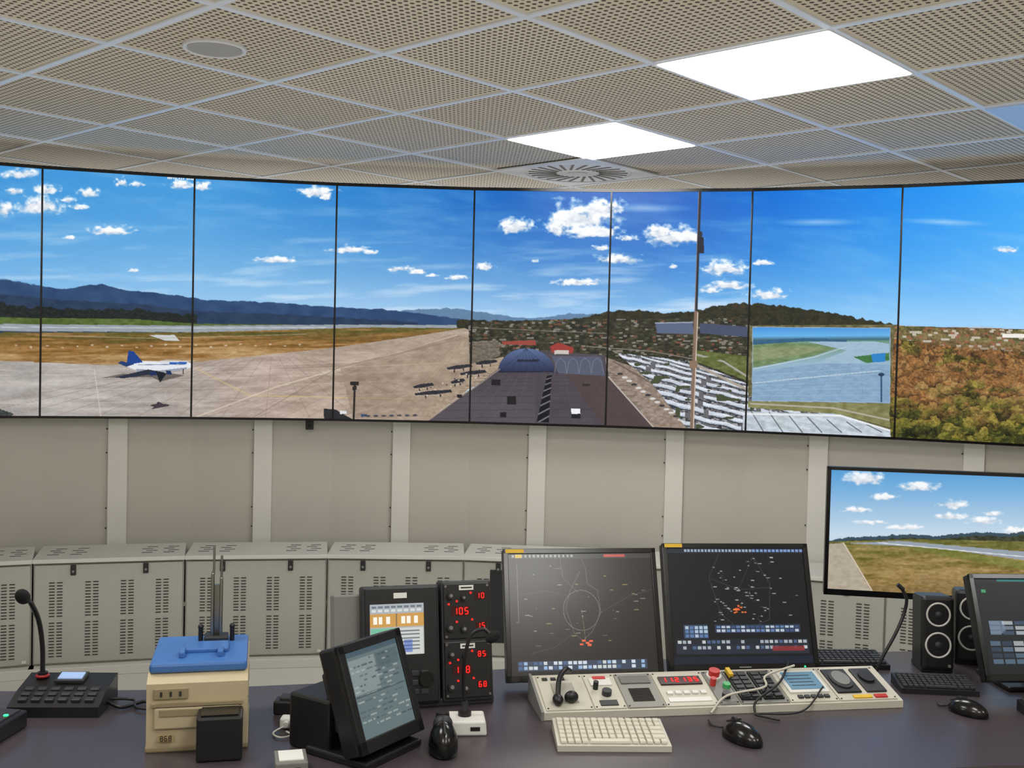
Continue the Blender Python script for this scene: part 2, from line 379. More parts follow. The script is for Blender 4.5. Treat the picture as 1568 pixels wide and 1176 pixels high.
    q=(py-536-(px-940)*0.26); w=np.sign(q)*np.abs(q)**0.80/4.3; w=w+np.sin(px/7.0)*0.05+(fbm(px/12,py/8,66)-0.5)*0.3; fr=w-np.floor(w)
    rowx=h2(np.floor(w),np.floor(w)*0,4)*60; seg=((px+rowx)%86)<78
    p.blend(m,(104,104,108)); cc=np.array([208,214,224])[None,:]+((fbm(px/9,py/3,44)-0.5)*56)[:,None]
    p.blend(m*(fr<0.54)*seg,cc); p.blend(m*((fr>0.40)&(fr<0.54))*seg,(166,176,190)); p.blend(m*((fr>=0.54)&(fr<0.68))*seg,(50,52,58))
    cs=h2(np.floor(px/4),np.floor(py/2.4),8); p.blend(m*(fr>=0.70)*(cs>0.78)*0.8,(170,172,178)); p.blend(m*(fr>=0.70)*(cs<0.2),(52,54,62)); p.blend(m*(vn(px/16,py/7,77)>0.84),(72,80,56))
    p.poly([(1140,634),(1290,640),(1380,668),(1380,690),(1140,668)],(196,206,216),0.9,24,9)
    for k in range(8): p.line([(1150+k*30,632+k*4),(1172+k*30,668)],1.6,(64,72,76),0.75)
    p.line([(1140,638),(1290,642),(1372,668)],2.4,(236,238,240),0.9)
    p.poly([(1066,538),(1146,548),(1150,588),(1110,572),(1068,556)],(98,106,58),1,34,6)
    p.line([(1064,544),(1110,556),(1150,582)],3,(166,162,156)); p.line([(1066,560),(1150,602)],4,(168,158,146)); p.ell(1092,552,14,3.5,(92,104,54)); 
    p.poly([(1146,500),(1376,500),(1376,668),(1290,640),(1146,610)],(104,100,68),1,46,8,61)
    p.poly([(1146,618),(1376,624),(1376,664),(1290,640),(1146,628)],(130,130,86),1,26,8,62); p.line([(1150,622),(1280,630),(1376,652)],2.5,(186,182,174),0.8)
    # autumn wood on the right
    m=p.inside([(1372,502),(1950,506),(1950,720),(1366,690),(1364,640)])
    near=np.clip((py-505)/170,0,1)
    wx=px+(fbm(px/9,py/9,81)-0.5)*22; wy=py+(fbm(px/9,py/9,87)-0.5)*18
    d1,i1,y1=crowns(wx/11,wy/8,23); d2,i2,y2=crowns(wx/19,wy/15,29); d3,i3,y3=crowns(wx/4.5,wy/3.6,37)
    n1=fbm(px/46,py/26,51,5); n2=fbm(px/2.6,py/2.2,55,3)
    k=np.clip((near-0.3)*3+(n1-0.5)*2,0,1)
    shade=(1-k)*(d1*0.9+y1*0.7)+k*(d2*0.9+y2*0.8); idv=(1-k)*i1+k*i2; idv=idv*0.6+i3*0.4
    warm=interp3(np.clip(idv*0.6+n1*0.6-0.12,0,1),[0,0.22,0.45,0.68,1],[(58,44,30),(104,76,46),(144,100,58),(156,122,78),(126,112,64)])
    cool=interp3(idv,[0,0.35,0.7,1],[(36,40,20),(66,70,28),(118,110,46),(150,136,66)])
    gm=np.clip((py-606-(px-1370)*0.12)/34+(n1-0.5)*3.4,0,1)[:,None]; gm=np.maximum(gm,np.clip((fbm(px/34,py/20,95)-0.54)*7,0,0.8)[:,None])
    c=warm*(1-gm)+cool*gm; c=c*(1.22-0.5*np.clip(shade,0,1.3)-0.22*np.clip(d3+y3*0.5,0,1))[:,None]+((n2-0.5)*64)[:,None]*np.array([1,0.9,0.6])
    p.blend(m,c)
    p.poly([(1400,512),(1480,516),(1568,522),(1568,528),(1470,524),(1400,518)],(150,140,84),0.6,30,8)
    vil=p.inside([(1372,503),(1950,508),(1950,546),(1500,538),(1372,522)])*np.clip((548-py)/20,0,1); p.blend(vil*0.55,np.array([112,108,76])[None,:]+((n2-0.5)*80)[:,None])
    sp=h2(np.floor(px/6.5+np.floor(py/3.4)*0.41),np.floor(py/3.4),9); p.blend(vil*(sp>0.86)*0.8,(206,198,188)); p.blend(vil*(sp<0.09)*0.8,(154,98,76)); p.rect(1540,511,1580,517,(236,232,226))
    # mast
    p.line([(1073.5,285),(1068,480)],4,(36,42,52)); p.line([(1068,480),(1062,664)],6,(132,110,94)); p.line([(1070.5,480),(1064.5,664)],1.5,(206,188,172)); p.line([(1071.5,285),(1066,480)],1.2,(150,124,120),0.8)
    p.poly([(1070,362),(1079,362),(1080,388),(1069,388)],(30,36,48)); p.ell(1074.5,358,3,5,(40,46,58)); p.rect(1058,555,1070,566,(140,114,96))
    # inset picture
    i=[(1153,503),(1365,506),(1364,622),(1153,617)]
    p.poly([(1152,502),(1366,505),(1365,623),(1152,618)],(150,170,190))
    m=p.inside(i); hh=np.clip((py-503)/116,0,1)
    p.blend(m,interp3(hh,[0,0.12,0.17,0.2,0.5,1],[(70,146,216),(104,176,230),(62,104,118),(112,148,128),(148,178,198),(132,160,186)]))
    def pin(pts,col,jit=0):
        mm=m*p.inside(pts); p.blend(mm,np.asarray(col,float)[None,:]+((fbm(px/9,py/3,71)-0.5)*2*jit)[:,None])
    pin([(1153,530),(1200,527),(1260,530),(1285,536),(1250,548),(1190,560),(1153,566)],(112,136,98),26)
    pin([(1153,534),(1240,532),(1268,537),(1230,546),(1153,556)],(134,146,108),20)
    pin([(1240,526),(1340,526),(1364,530),(1364,548),(1320,560),(1250,560),(1300,540)],(156,182,202),8)
    pin([(1310,550),(1364,544),(1364,556),(1330,560)],(64,118,66),16); pin([(1337,546),(1358,544),(1358,558),(1339,559)],(42,130,196))
    pin([(1153,572),(1260,560),(1364,562),(1364,622),(1153,617)],(134,164,192),14); pin([(1153,524),(1240,520),(1300,523),(1300,527),(1240,525),(1153,530)],(52,96,128),10)
    for q in range(6): p.line([(1154,578+q*8),(1350,566+q*11)],0.8,(172,194,214),0.5)
    for q in range(5): p.line([(1180+q*36,612),(1250+q*18,562)],0.8,(112,138,166),0.5)
    p.line([(1352,578),(1352,620)],2.5,(36,70,110),0.9); p.ell(1352,578,5,3,(36,60,90)); p.line([(1154,590),(1350,572)],1.2,(206,220,230),0.8); p.line([(1154,568),(1250,550),(1300,534)],1.2,(200,214,220),0.8)
    for k in range(14):
        if k not in (5,9): p.rect(254+k*3.1,262.5+k*0.15,256+k*3.1,266.5+k*0.15,(236,240,242))
    g=1.04; p.c=(p.c-128)*g+127+(fbm(px/1.5,py/1.5,91,2)-0.5)[:,None]*6
    return p.c

# ---------------------------------------------------------------- video wall geometry
W=0.703; ang=[22,16,10,3.5,-4,-11.5,-18.5,-26,-33]
V=[None]*10; V[4]=Vector((-0.216,5.577))
def dr(a): return Vector((math.cos(math.radians(a)),math.sin(math.radians(a))))
for i in range(3,-1,-1): V[i]=V[i+1]-dr(ang[i])*W
for i in range(5,10): V[i]=V[i-1]+dr(ang[i-1])*W
def nrm(a): return Vector((-math.sin(math.radians(a)),math.cos(math.radians(a))))
def off(i,d):
    n=[nrm(ang[k]) for k in (i-1,i) if 0<=k<9]; m=sum(n,Vector((0,0))); m.normalize(); return V[i]+m*d/ max(0.9,m.dot(n[0]))
ZB=1.183; ZT=2.388
vw=empty('video_wall')
for i in range(9):
    p0,p1=V[i],V[i+1]
    e=0.003; d=(p1-p0).normalized()
    a0=p0+d*e; a1=p1-d*e
    def pos(s,t): return np.stack([a0.x+(a1.x-a0.x)*s,a0.y+(a1.y-a0.y)*s,ZT-0.006-(ZT-ZB-0.012)*t],1)
    def col(s,t,i=i):
        xt=XT[i]+(XT[i+1]-XT[i])*s; xb=XB[i]+(XB[i+1]-XB[i])*s
        yt=YT[i]+(YT[i+1]-YT[i])*s; yb=YB[i]+(YB[i+1]-YB[i])*s
        return panorama(xt+(xb-xt)*t,yt+(yb-yt)*t)
    edge=i in (0,8)
    grid_screen('display_picture_%d'%(i+1),150 if edge else 285,240 if edge else 480,pos,col,M_WALLSCR,vw)
    b=B(); c=(p0+p1)/2; b.M=T(c.x,c.y,(ZB+ZT)/2)@R(0,0,ang[i])
    b.box((W-0.002,0.06,ZT-ZB),(0,0.036,0),black)
    H=ZT-ZB
    for sx in (-1,1): b.box((0.0048,0.012,H),(sx*(W/2-0.0024),0.001,0),blackg)
    for sz,hh in ((1,0.016),(-1,0.012)): b.box((W,0.014,hh),(0,0.0,sz*(H/2)),blackg)
    b.box((0.25,0.03,0.03),(0,0.075,0),mgrey)
    b.build('display_housing_%d'%(i+1),vw)
b=B(); c=(V[3]); b.M=T(c.x-0.12,c.y,ZB)@R(0,0,5); b.box((0.04,0.03,0.05),(0,0.02,-0.03),black,bev=0.003); b.box((0.012,0.01,0.012),(0,0.0,-0.035),blackg); b.build('sensor_box',vw)

# partition wall behind / below the displays
wallp=mat('partition_panel_paint',(190,186,176),0.6,noise=0.03,nscale=2)
wallp2=mat('partition_panel_paint_b',(187,183,172),0.6,noise=0.03,nscale=2)
stripm=mat('partition_strip_paint',(216,214,205),0.5)
b=B(); ptsF=[off(i,0.10) for i in range(10)]; ptsB=[off(i,0.16) for i in range(10)]
for i in range(9):
    mF=(ptsF[i]+ptsF[i+1])/2; mB=(ptsB[i]+ptsB[i+1])/2
    b.prism([ptsF[i],mF,mB,ptsB[i]],0,2.28,wallp if i%2 else wallp2)
    b.prism([mF,ptsF[i+1],ptsB[i+1],mB],0,2.28,wallp2 if i%2 else wallp)
b.build('wall_partition')
for i in range(9):
    b=B(); c=(V[i]+V[i+1])/2+nrm(ang[i])*0.099; b.M=T(c.x,c.y,0)@R(0,0,ang[i])
    b.box((0.092,0.016,2.26),(0,-0.0085,1.131),stripm,bev=0.002)
    for z in (0.62,0.72,1.0,1.12):
        b.cyl(0.004,0.003,(-0.053,-0.003,z),slot,rot=(90,0,0),seg=8)
    b.build('trim_%d'%(i+1))

# equipment cabinets on the floor
for i in range(9):
    c=(V[i]+V[i+1])/2-nrm(ang[i])*0.30
    b=B(); w=0.668; D=0.34; H=0.545
    b.box((w,D-0.02,H-0.05),(0,D/2+0.01,H/2+0.02),cabm,bev=0.004)
    b.box((w+0.004,D+0.02,0.02),(0,D/2,H-0.01),cabt,bev=0.004)
    b.box((w+0.03,D+0.06,0.045),(0,D/2-0.01,0.0225),cabt,bev=0.003)
    b.box((w-0.012,0.012,H-0.085),(0,0.012,H/2+0.012),cabm,bev=0.004)
    for lx in (-0.16,0.16):
        b.box((0.024,0.012,0.048),(lx,0.003,H-0.055),black,bev=0.002)
        b.cyl(0.006,0.006,(lx,-0.005,H-0.06),mgrey,rot=(90,0,0),seg=10)
    for gx in (-0.235,-0.078,0.078,0.235):
        for k in (-1,1):
            for r in range(12):
                for z0 in (0.088,0.276):
                    b.box((0.024,0.002,0.0045),(gx+k*0.017,0.0052,z0+r*0.0142),slot)
    for gx in (-0.26,-0.16,0.16,0.26):
        for r in range(4):
            b.box((0.05,0.008,0.001),(gx+(0.02 if r%2 else 0),0.10+r*0.05,H+0.0008),slot)
    b.box((0.018,0.01,0.012),(w/2-0.03,0.004,0.07),white); b.box((0.008,0.006,0.02),(w/2+0.002,0.05,0.30),chrome)
    if i==4: b.box((0.5,0.004,0.36),(0.05,0.004,0.30),black,bev=0.001)
    b.build('equipment_cabinet',M=T(c.x,c.y,0)@R(0,0,ang[i]))

# ---------------------------------------------------------------- room shell
X0,X1,Y0,Y1=-5.0,5.0,-2.5,7.3
wm=mat('wall_paint',(214,210,200),0.7,noise=0.02,nscale=2)
def slab(name,x0,x1,y0,y1,z0,z1,m):
    b=B(); b.box((x1-x0,y1-y0,z1-z0),((x0+x1)/2,(y0+y1)/2,(z0+z1)/2),m); return b.build(name)
slab('wall_back',X0,X1,Y1,Y1+0.1,0,CEIL,wm); slab('wall_front',X0,X1,Y0-0.1,Y0,0,CEIL,wm)
slab('wall_left',X0-0.1,X0,Y0,Y1,0,CEIL,wm); slab('wall_right',X1,X1+0.1,Y0,Y1,0,CEIL,wm)
slab('floor',X0,X1,Y0,Y1,-0.1,0,mat('floor_vinyl',(205,202,192),0.45,noise=0.05,nscale=6))
# ceiling with lattice UVs
A=Vector((0.6756,0.7373)); Bv=Vector((-0.7373,0.6756)); LC=Vector((0.865,3.545)); TS=0.615
def tile(n,m): return LC+A*(TS*n)+Bv*(TS*m)
me=bpy.data.meshes.new('ceiling')
me.from_pydata([(X0,Y0,CEIL),(X1,Y0,CEIL),(X1,Y1,CEIL),(X0,Y1,CEIL),(X0,Y0,CEIL+0.1),(X1,Y0,CEIL+0.1),(X1,Y1,CEIL+0.1),(X0,Y1,CEIL+0.1)],[],[(0,3,2,1),(4,5,6,7),(0,1,5,4),(1,2,6,5),(2,3,7,6),(3,0,4,7)])
uv=me.uv_layers.new(name='lattice')
for l in me.loops:
    v=me.vertices[l.vertex_index].co; d=Vector((v.x,v.y))-LC; uv.data[l.index].uv=(d.dot(A)/TS+0.5,d.dot(Bv)/TS+0.5)
ob=bpy.data.objects.new('ceiling',me); scene.collection.objects.link(ob)
cm=bpy.data.materials.new('perforated_ceiling_tile'); cm.use_nodes=True; nt=cm.node_tree; N=nt.nodes; Lk=nt.links; bs=N['Principled BSDF']; bs.inputs['Roughness'].default_value=0.8
def vm(op,a,bb=None):
    n=N.new('ShaderNodeVectorMath'); n.operation=op
    Lk.new(a,n.inputs[0])
    if bb is not None: n.inputs[1].default_value=bb
    return n
def mt(op,a,bb):
    n=N.new('ShaderNodeMath'); n.operation=op; Lk.new(a,n.inputs[0])
    if isinstance(bb,(int,float)): n.inputs[1].default_value=bb
    else: Lk.new(bb,n.inputs[1])
    return n
u=N.new('ShaderNodeUVMap'); u.uv_map='lattice'
q=vm('SUBTRACT',vm('FRACTION',vm('MULTIPLY',u.outputs[0],(26,26,0)).outputs[0]).outputs[0],(0.5,0.5,0))
ln=N.new('ShaderNodeVectorMath'); ln.operation='LENGTH'; Lk.new(q.outputs[0],ln.inputs[0])
dot=mt('LESS_THAN',ln.outputs['Value'],0.29)
e=vm('ABSOLUTE',vm('SUBTRACT',vm('FRACTION',u.outputs[0]).outputs[0],(0.5,0.5,0)).outputs[0])
sx=N.new('ShaderNodeSeparateXYZ'); Lk.new(e.outputs[0],sx.inputs[0])
mx=mt('MAXIMUM',sx.outputs[0],sx.outputs[1]); ins=mt('LESS_THAN',mx.outputs[0],0.462)
mask=mt('MULTIPLY',dot.outputs[0],ins.outputs[0])
fl=vm('FLOOR',u.outputs[0]); wn=N.new('ShaderNodeTexWhiteNoise'); Lk.new(fl.outputs[0],wn.inputs['Vector'])
mxa=N.new('ShaderNodeMix'); mxa.data_type='RGBA'; mxa.inputs[6].default_value=(*lin((222,211,191)),1); mxa.inputs[7].default_value=(*lin((229,219,201)),1); Lk.new(wn.outputs['Value'],mxa.inputs[0])
mxb=N.new('ShaderNodeMix'); mxb.data_type='RGBA'; Lk.new(mask.outputs[0],mxb.inputs[0]); Lk.new(mxa.outputs[2],mxb.inputs[6]); mxb.inputs[7].default_value=(*lin((88,74,60)),1)
Lk.new(mxb.outputs[2],bs.inputs['Base Color']); me.materials.append(cm)
# T-bar grid
gm=mat('t_bar_paint',(238,244,253),0.3)
b=B()
def clip(p,d):
    t0,t1=-50,50
    for o,dd,lo,hi in ((p.x,d.x,X0,X1),(p.y,d.y,Y0,Y1)):
        a=(lo-o)/dd;c=(hi-o)/dd
        if a>c:a,c=c,a
        t0=max(t0,a);t1=min(t1,c)
    return t0,t1
for axis,(d,n,dz) in enumerate(((A,Bv,0),(Bv,A,0.0006))):
    for k in range(-25,26):
        p=LC+n*(TS*(k+0.5)); t0,t1=clip(p,d)
        if t1-t0<0.1: continue
        c=p+d*((t0+t1)/2); th=math.degrees(math.atan2(d.y,d.x))
        b.box((t1-t0-0.06,0.024,0.006),(c.x,c.y,CEIL-0.003-dz),gm,rot=(0,0,th))
b.build('ceiling_grid')
TH=math.degrees(math.atan2(A.y,A.x))
glow=mat('led_diffuser',(255,253,250),0.5,emit=14.0)
frame=mat('white_metal',(236,238,242),0.4)
for (n,m) in [(0,0),(1,2),(-3,-2),(-4,1),(-6,-2),(-1,-5),(-4,-4),(-7,3)]:
    c=tile(n,m)
    if not (X0+0.5<c.x<X1-0.5 and Y0+0.5<c.y<Y1-0.5): continue
    b=B(); b.box((0.61,0.61,0.008),(0,0,-0.0045),frame); b.box((0.590,0.590,0.003),(0,0,-0.0098),glow)
    b.build('ceiling_light_panel',M=T(c.x,c.y,CEIL)@R(0,0,TH))
# speaker
c=Vector((-0.975,3.47)); b=B(); b.cyl(0.100,0.006,(0,0,-0.003),frame,seg=48); b.cyl(0.084,0.004,(0,0,-0.008),mat('speaker_grille',(180,178,176),0.6,bump=0.8,nscale=300),seg=48); b.ring(0.094,0.006,(0,0,-0.006),frame,seg=48)
b.build('ceiling_speaker',M=T(c.x,c.y,CEIL))
# swirl diffuser
def swirl(c):
    b=B(); b.box((0.61,0.61,0.006),(0,0,-0.009),frame); b.ring(0.275,0.003,(0,0,-0.013),frame,seg=48)
    for k in range(24):
        a=k*15; r=math.radians(a)
        b.box((0.15,0.014,0.002),(0.185*math.cos(r),0.185*math.sin(r),-0.0132),blackg,rot=(0,0,a+14))
    b.cyl(0.05,0.006,(0,0,-0.014),frame)
    return b.build('ceiling_air_diffuser',M=T(c.x,c.y,CEIL)@R(0,0,TH))
swirl(tile(2,3)+Vector((-0.02,-0.06))); 
b=B(); b.box((0.60,0.60,0.006),(0,0,-0.009),mat('pale_blue_panel',(205,220,245),0.25)); b.ring(0.02,0.003,(0,-0.26,-0.013),chrome); b.build('ceiling_pale_panel',M=T(*tile(2,-1),CEIL)@R(0,0,TH))  # pale blue square panel set in one ceiling tile

# added fill lights without fixtures, to brighten the ceiling
def area(name,loc,sx_,sy_,P,up=True,col=(1,0.98,0.94)):
    l=bpy.data.lights.new(name,'AREA'); l.shape='RECTANGLE'; l.size=sx_; l.size_y=sy_; l.energy=P; l.color=col
    o=bpy.data.objects.new(name,l); scene.collection.objects.link(o); o.location=loc
    if up: o.rotation_euler=(math.pi,0,0)
    return o
area('rear_ceiling_fill',(0,-0.2,1.0),5.0,2.6,38)  # unseen fill added behind the desk, lifts the near ceiling
area('floor_bounce_fill',(0.0,3.9,0.06),4.6,1.4,12,col=(1,0.97,0.93))  # added fill imitating light bounced up from the floor
area('back_ceiling_fill',(0.0,6.5,1.7),8.5,0.9,30,col=(0.93,0.96,1.0))  # added fill, brightens the ceiling strip behind the partition

# ---------------------------------------------------------------- desk
deskm=mat('desk_laminate',(70,62,66),0.32,noise=0.06,nscale=90)
b=B()
back=[(1.95,3.02),(1.1,2.96),(0.55,2.86),(0.1,2.74),(-0.4,2.56),(-0.75,2.48),(-1.1,2.44),(-1.8,2.40)]
front=[(-1.8,1.55),(-0.6,1.72),(0.3,1.95),(0.67,2.07),(1.0,2.13),(1.95,2.2)]
b.prism(front+back,0.722,DESK,deskm)
for a,c in zip(back[:-1],back[1:]):
    p=Vector(a);q_=Vector(c); mid=(p+q_)/2; d=q_-p; L=d.length
    n=Vector((d.y,-d.x)).normalized()
    if n.y>0: n=-n
    mid=mid+n*0.06
    b.box((L*0.98,0.02,0.60),(mid.x,mid.y,0.42),dgrey,rot=(0,0,math.degrees(math.atan2(d.y,d.x))))
for (x,y) in ((-1.6,2.0),(-0.2,2.15),(1.0,2.5),(1.8,2.6)):
    b.box((0.05,0.55,0.72),(x,y,0.361),dgrey,bev=0.004)
b.build('control_desk')

# ---------------------------------------------------------------- monitors
def radar_left(s,t):
    p=Paint(s*240,t*192); n=len(s); p.c=np.tile(np.array([28.,25.,23.]),(n,1))
    p.rect(0,0,240,8,(56,56,56)); 
    for x in range(6,110,7): p.rect(x,2,x+4,6,(150,150,150))
    p.rect(12,1,22,7,(200,170,40)); p.rect(160,2,196,6,(190,80,70))
    g=(122,120,114)
    p.line([(14,16),(14,110)],0.8,g); p.line([(14,110),(10,110)],0.8,g)
    for k in range(40):
        a0=k*0.157;a1=a0+0.157; f=lambda a:(118+30*math.cos(a),92+32*math.sin(a)); p.line([f(a0),f(a1)],0.7,(126,124,116))
    p.line([(118,30),(100,62),(92,90),(104,128),(118,140),(134,126),(150,96),(146,60),(130,50),(128,24)],0.7,g,0.8)
    p.line([(85,0),(90,40),(112,62)],0.7,g,.7); p.line([(150,96),(200,70),(240,60)],0.7,g,.5); p.line([(104,128),(70,150),(30,160)],0.7,g,.5); p.line([(100,70),(60,60),(20,66)],0.6,g,.4); p.line([(128,24),(122,8)],0.7,g,.6)
    p.line([(118,92),(122,138)],0.6,(180,170,110),0.6)
    rs=random.Random(3)
    for k in range(36):
        x=rs.uniform(20,225);y=rs.uniform(15,150); p.rect(x,y,x+rs.choice([3,5,8]),y+1.2,rs.choice([(170,170,164),(150,150,142),(176,162,100)]),0.7)
    for (x,y) in ((118,140),(124,144),(130,141),(114,146),(127,147)): p.rect(x-2,y-1.5,x+4,y+1.5,(230,100,60))
    p.rect(10,171,222,186,(52,64,84))
    for k in range(26):
        for r in range(2):
            if rs.random()<0.8: p.rect(12+k*8,172+r*7,18+k*8,177+r*7,rs.choice([(150,180,215),(205,215,225),(70,95,135),(200,205,205)]))
    p.rect(0,190,240,192,(20,20,20)); return p.c
def radar_right(s,t):
    p=Paint(s*240,t*192); n=len(s); p.c=np.tile(np.array([14.,16.,21.]),(n,1))
    p.rect(0,0,240,8,(34,40,50))
    for x in range(30,150,6): p.rect(x,2,x+4,6,(150,165,185))
    for x in range(150,235,7): p.rect(x,2,x+5,6,(120,150,200))
    rs=random.Random(8)
    p.line([(90,10),(70,50),(86,110),(120,140),(170,120),(176,60),(150,14)],0.8,(72,76,82),0.8); p.line([(70,50),(120,70),(180,66)],0.7,(62,66,72)); p.line([(120,70),(150,14)],0.6,(62,66,72))
    for k in range(66):
        a=rs.gauss(130,34);y=rs.gauss(66,32)
        if 10<y<124 and 10<a<232: p.rect(a,y,a+rs.choice([3,4,6]),y+1.5,rs.choice([(195,200,202),(145,150,154),(170,176,176)]),0.85); p.line([(a,y),(a+rs.uniform(-6,6),y+rs.uniform(-4,4))],0.5,(130,134,136),0.6)
    for k in range(14): x=rs.gauss(116,6);y=rs.gauss(102,4);p.rect(x,y,x+4,y+2,(235,80+rs.randint(0,60),50))
    p.rect(20,128,62,150,(52,66,90)); p.rect(74,128,222,142,(40,52,74)); p.rect(6,152,234,172,(28,34,44)); p.rect(6,160,234,176,(36,42,56))
    for k in range(5):
        for r in range(3): p.rect(23+k*8,130+r*7,29+k*8,135+r*7,rs.choice([(170,190,210),(90,120,165)]))
    for k in range(17):
        for r in range(2): p.rect(77+k*8.5,130+r*6,83+k*8.5,134+r*6,rs.choice([(180,195,210),(95,125,170),(60,80,120)]))
    for k in range(27):
        for r in range(2):
            if rs.random()<0.7: p.rect(9+k*8.3,154+r*9,15+k*8.3,159+r*9,rs.choice([(160,170,180),(75,95,130),(190,195,195)]))
    p.rect(170,164,226,172,(150,46,46),0.8); p.rect(0,180,240,192,(20,30,46)); return p.c
def ui_side(s,t):
    p=Paint(s*240,t*192); n=len(s); p.c=np.tile(np.array([18.,22.,26.]),(n,1))
    p.rect(0,0,240,7,(30,36,40)); p.rect(40,1,90,5,(30,110,110)); rs=random.Random(2)
    p.rect(10,22,18,28,(60,150,100)); p.rect(14,85,40,110,(90,110,130))
    for k in range(6):
        for r in range(3): p.rect(14+k*22,86+r*10,32+k*22,93+r*10,rs.choice([(110,126,144),(170,178,184),(56,76,100)]),0.9)
    for k in range(8):
        for r in range(4): p.rect(10+k*20,126+r*12,27+k*20,135+r*12,rs.choice([(165,172,176),(82,104,124),(42,58,78)]),0.9)
    return p.c
def desk_monitor(x,y,yaw,tilt,w,h,z0,col,label=True,M_=None):
    E=empty('desk_monitor',T(x,y,DESK)@R(0,0,yaw)); F=T(0,0,z0)@R(-tilt,0,0)
    b=B(); b.M=F
    b.box((w,0.028,h),(0,0.016,h/2),black,bev=0.004)
    bz=0.012
    for sx in (-1,1): b.box((bz,0.008,h),(sx*(w/2-bz/2),0.0,h/2),blackg,bev=0.001)
    b.box((w,0.008,bz),(0,0.0,h-bz/2),blackg,bev=0.001); b.box((w,0.008,bz*1.3),(0,0.0,bz*0.65),blackg,bev=0.001)
    b.box((w*0.7,0.03,h*0.6),(0,0.042,h/2),black,bev=0.008)
    b.box((0.03,0.001,0.003),(0,-0.0045,bz*0.6),mgrey); b.cyl(0.002,0.002,(w*0.4,-0.0045,bz*0.6),greenled,rot=(90,0,0),seg=8)
    if label: b.box((0.045,0.001,0.009),(-w/2+0.028,-0.0046,h-0.006),yellow)
    b.M=Matrix()
    t=math.radians(tilt); ny=0.06+math.sin(t)*h*0.45
    b.box((0.06,0.022,h*0.42),(0,ny+0.01,h*0.25+0.006),black,bev=0.004,rot=(-8,0,0))
    b.box((0.2,0.16,0.012),(0,ny+0.03,0.0065),black,bev=0.004); b.box((0.1,0.05,0.05),(0,ny-0.02,z0+h*0.45),black,rot=(-tilt,0,0),bev=0.005)
    b.build('body',E)
    def pos(s,tt): return np.stack([(s-0.5)*(w-2*bz),np.full_like(s,0.0005),h-bz-(h-2.3*bz)*tt],1)
    grid_screen('screen',340,270,pos,col,M_ or M_MON,E,F)
    return E
desk_monitor(0.195,2.55,9.5,20,0.385,0.316,0.022,radar_left,True,M_MONG)
desk_monitor(0.585,2.605,7,20,0.378,0.31,0.04,radar_right)
desk_monitor(1.335,2.56,5,24,0.38,0.258,0.045,ui_side,False)

# television on stand
def tvfeed(s,t):
    x=1278+(1590-1278)*s+t*-12; y=724+14*s+(182)*t
    p=Paint(x,y); h=np.clip((y-724)/96,0,1)[:,None]
    p.c=np.array([84,156,214.])*(1-h)+np.array([196,216,232.])*h
    for k,(cx,cy,rx,ry) in enumerate([(1325,738,32,12),(1400,750,28,9),(1350,766,20,6),(1447,778,22,8),(1310,786,18,5),(1440,795,26,6),(1485,802,24,7),(1500,790,16,4),(1330,805,24,4),(1530,815,18,6),(1380,812,26,4)]): p.cloud(cx,cy,rx,ry,0.95,20+k)
    yy=np.interp(x,[1270,1300,1380,1420,1470,1520,1568,1600],[832,827,822,824,818,819,812,808])+(fbm(x/5,x*0,3)-0.5)*4
    p.blend((y>yy)*1.0,(58,78,92)); p.blend((y>yy+5)*1.0,np.array([58,62,44])[None,:]+((fbm(x/5,y/3,4)-0.5)*60)[:,None])
    g1=fbm(x/40,y/5,9,5); g2=fbm(x/5,y/2.5,12,3)
    p.blend(p.inside([(1270,834),(1400,829),(1560,832),(1600,834),(1600,925),(1250,925)]),interp3(np.clip((y-832)/80+(g1-0.5),0,1),[0,0.3,0.7,1],[(112,112,58),(134,118,66),(156,130,80),(128,104,62)])+((g1-0.5)*60+(g2-0.5)*50)[:,None])
    p.poly([(1300,836),(1370,832),(1600,852),(1600,868),(1420,842)],(150,160,172)); p.line([(1340,835),(1600,860)],1.2,(226,228,230))
    p.poly([(1370,840),(1420,843),(1600,870),(1600,884),(1440,856)],(118,122,58),0.8,26,6)
    p.poly([(1265,838),(1290,836),(1335,925),(1250,925)],(176,164,146),1,16,6); p.line([(1291,836),(1337,925)],2,(206,194,176))
    p.rect(1559,700,1562,925,(30,36,40)); p.rect(1562,700,1620,925,(96,120,84)); p.rect(1562,850,1620,925,(130,200,214)); p.rect(1562,700,1620,780,(70,130,170))
    return p.c
TVM=T(1.28,3.56,0)@R(0,0,-9)@T(-0.22,0,0)
E=empty('television',TVM); w,h=0.74,0.43; z0=0.765
b=B(); b.box((w,0.03,h),(w/2,0.02,z0+h/2),black,bev=0.004)
for sx in (0.005,w-0.005): b.box((0.012,0.008,h),(sx,0.002,z0+h/2),blackg)
b.box((w,0.008,0.011),(w/2,0.002,z0+h-0.005),blackg); b.box((w,0.008,0.02),(w/2,0.002,z0+0.010),blackg); b.box((0.05,0.001,0.007),(w*0.5,-0.003,z0+0.009),mgrey)
b.box((w*0.6,0.04,h*0.55),(w/2,0.05,z0+h*0.45),black,bev=0.01)
b.box((0.05,0.03,1.0),(w*0.62,0.085,0.51),dgrey,bev=0.004); b.box((0.42,0.36,0.02),(w*0.62,0.085,0.011),dgrey,bev=0.005)
b.build('body',E)
grid_screen('screen',320,200,lambda s,t:np.stack([0.012+(w-0.024)*s,np.full_like(s,0.001),z0+h-0.011-(h-0.031)*t],1),tvfeed,M_TV,E)
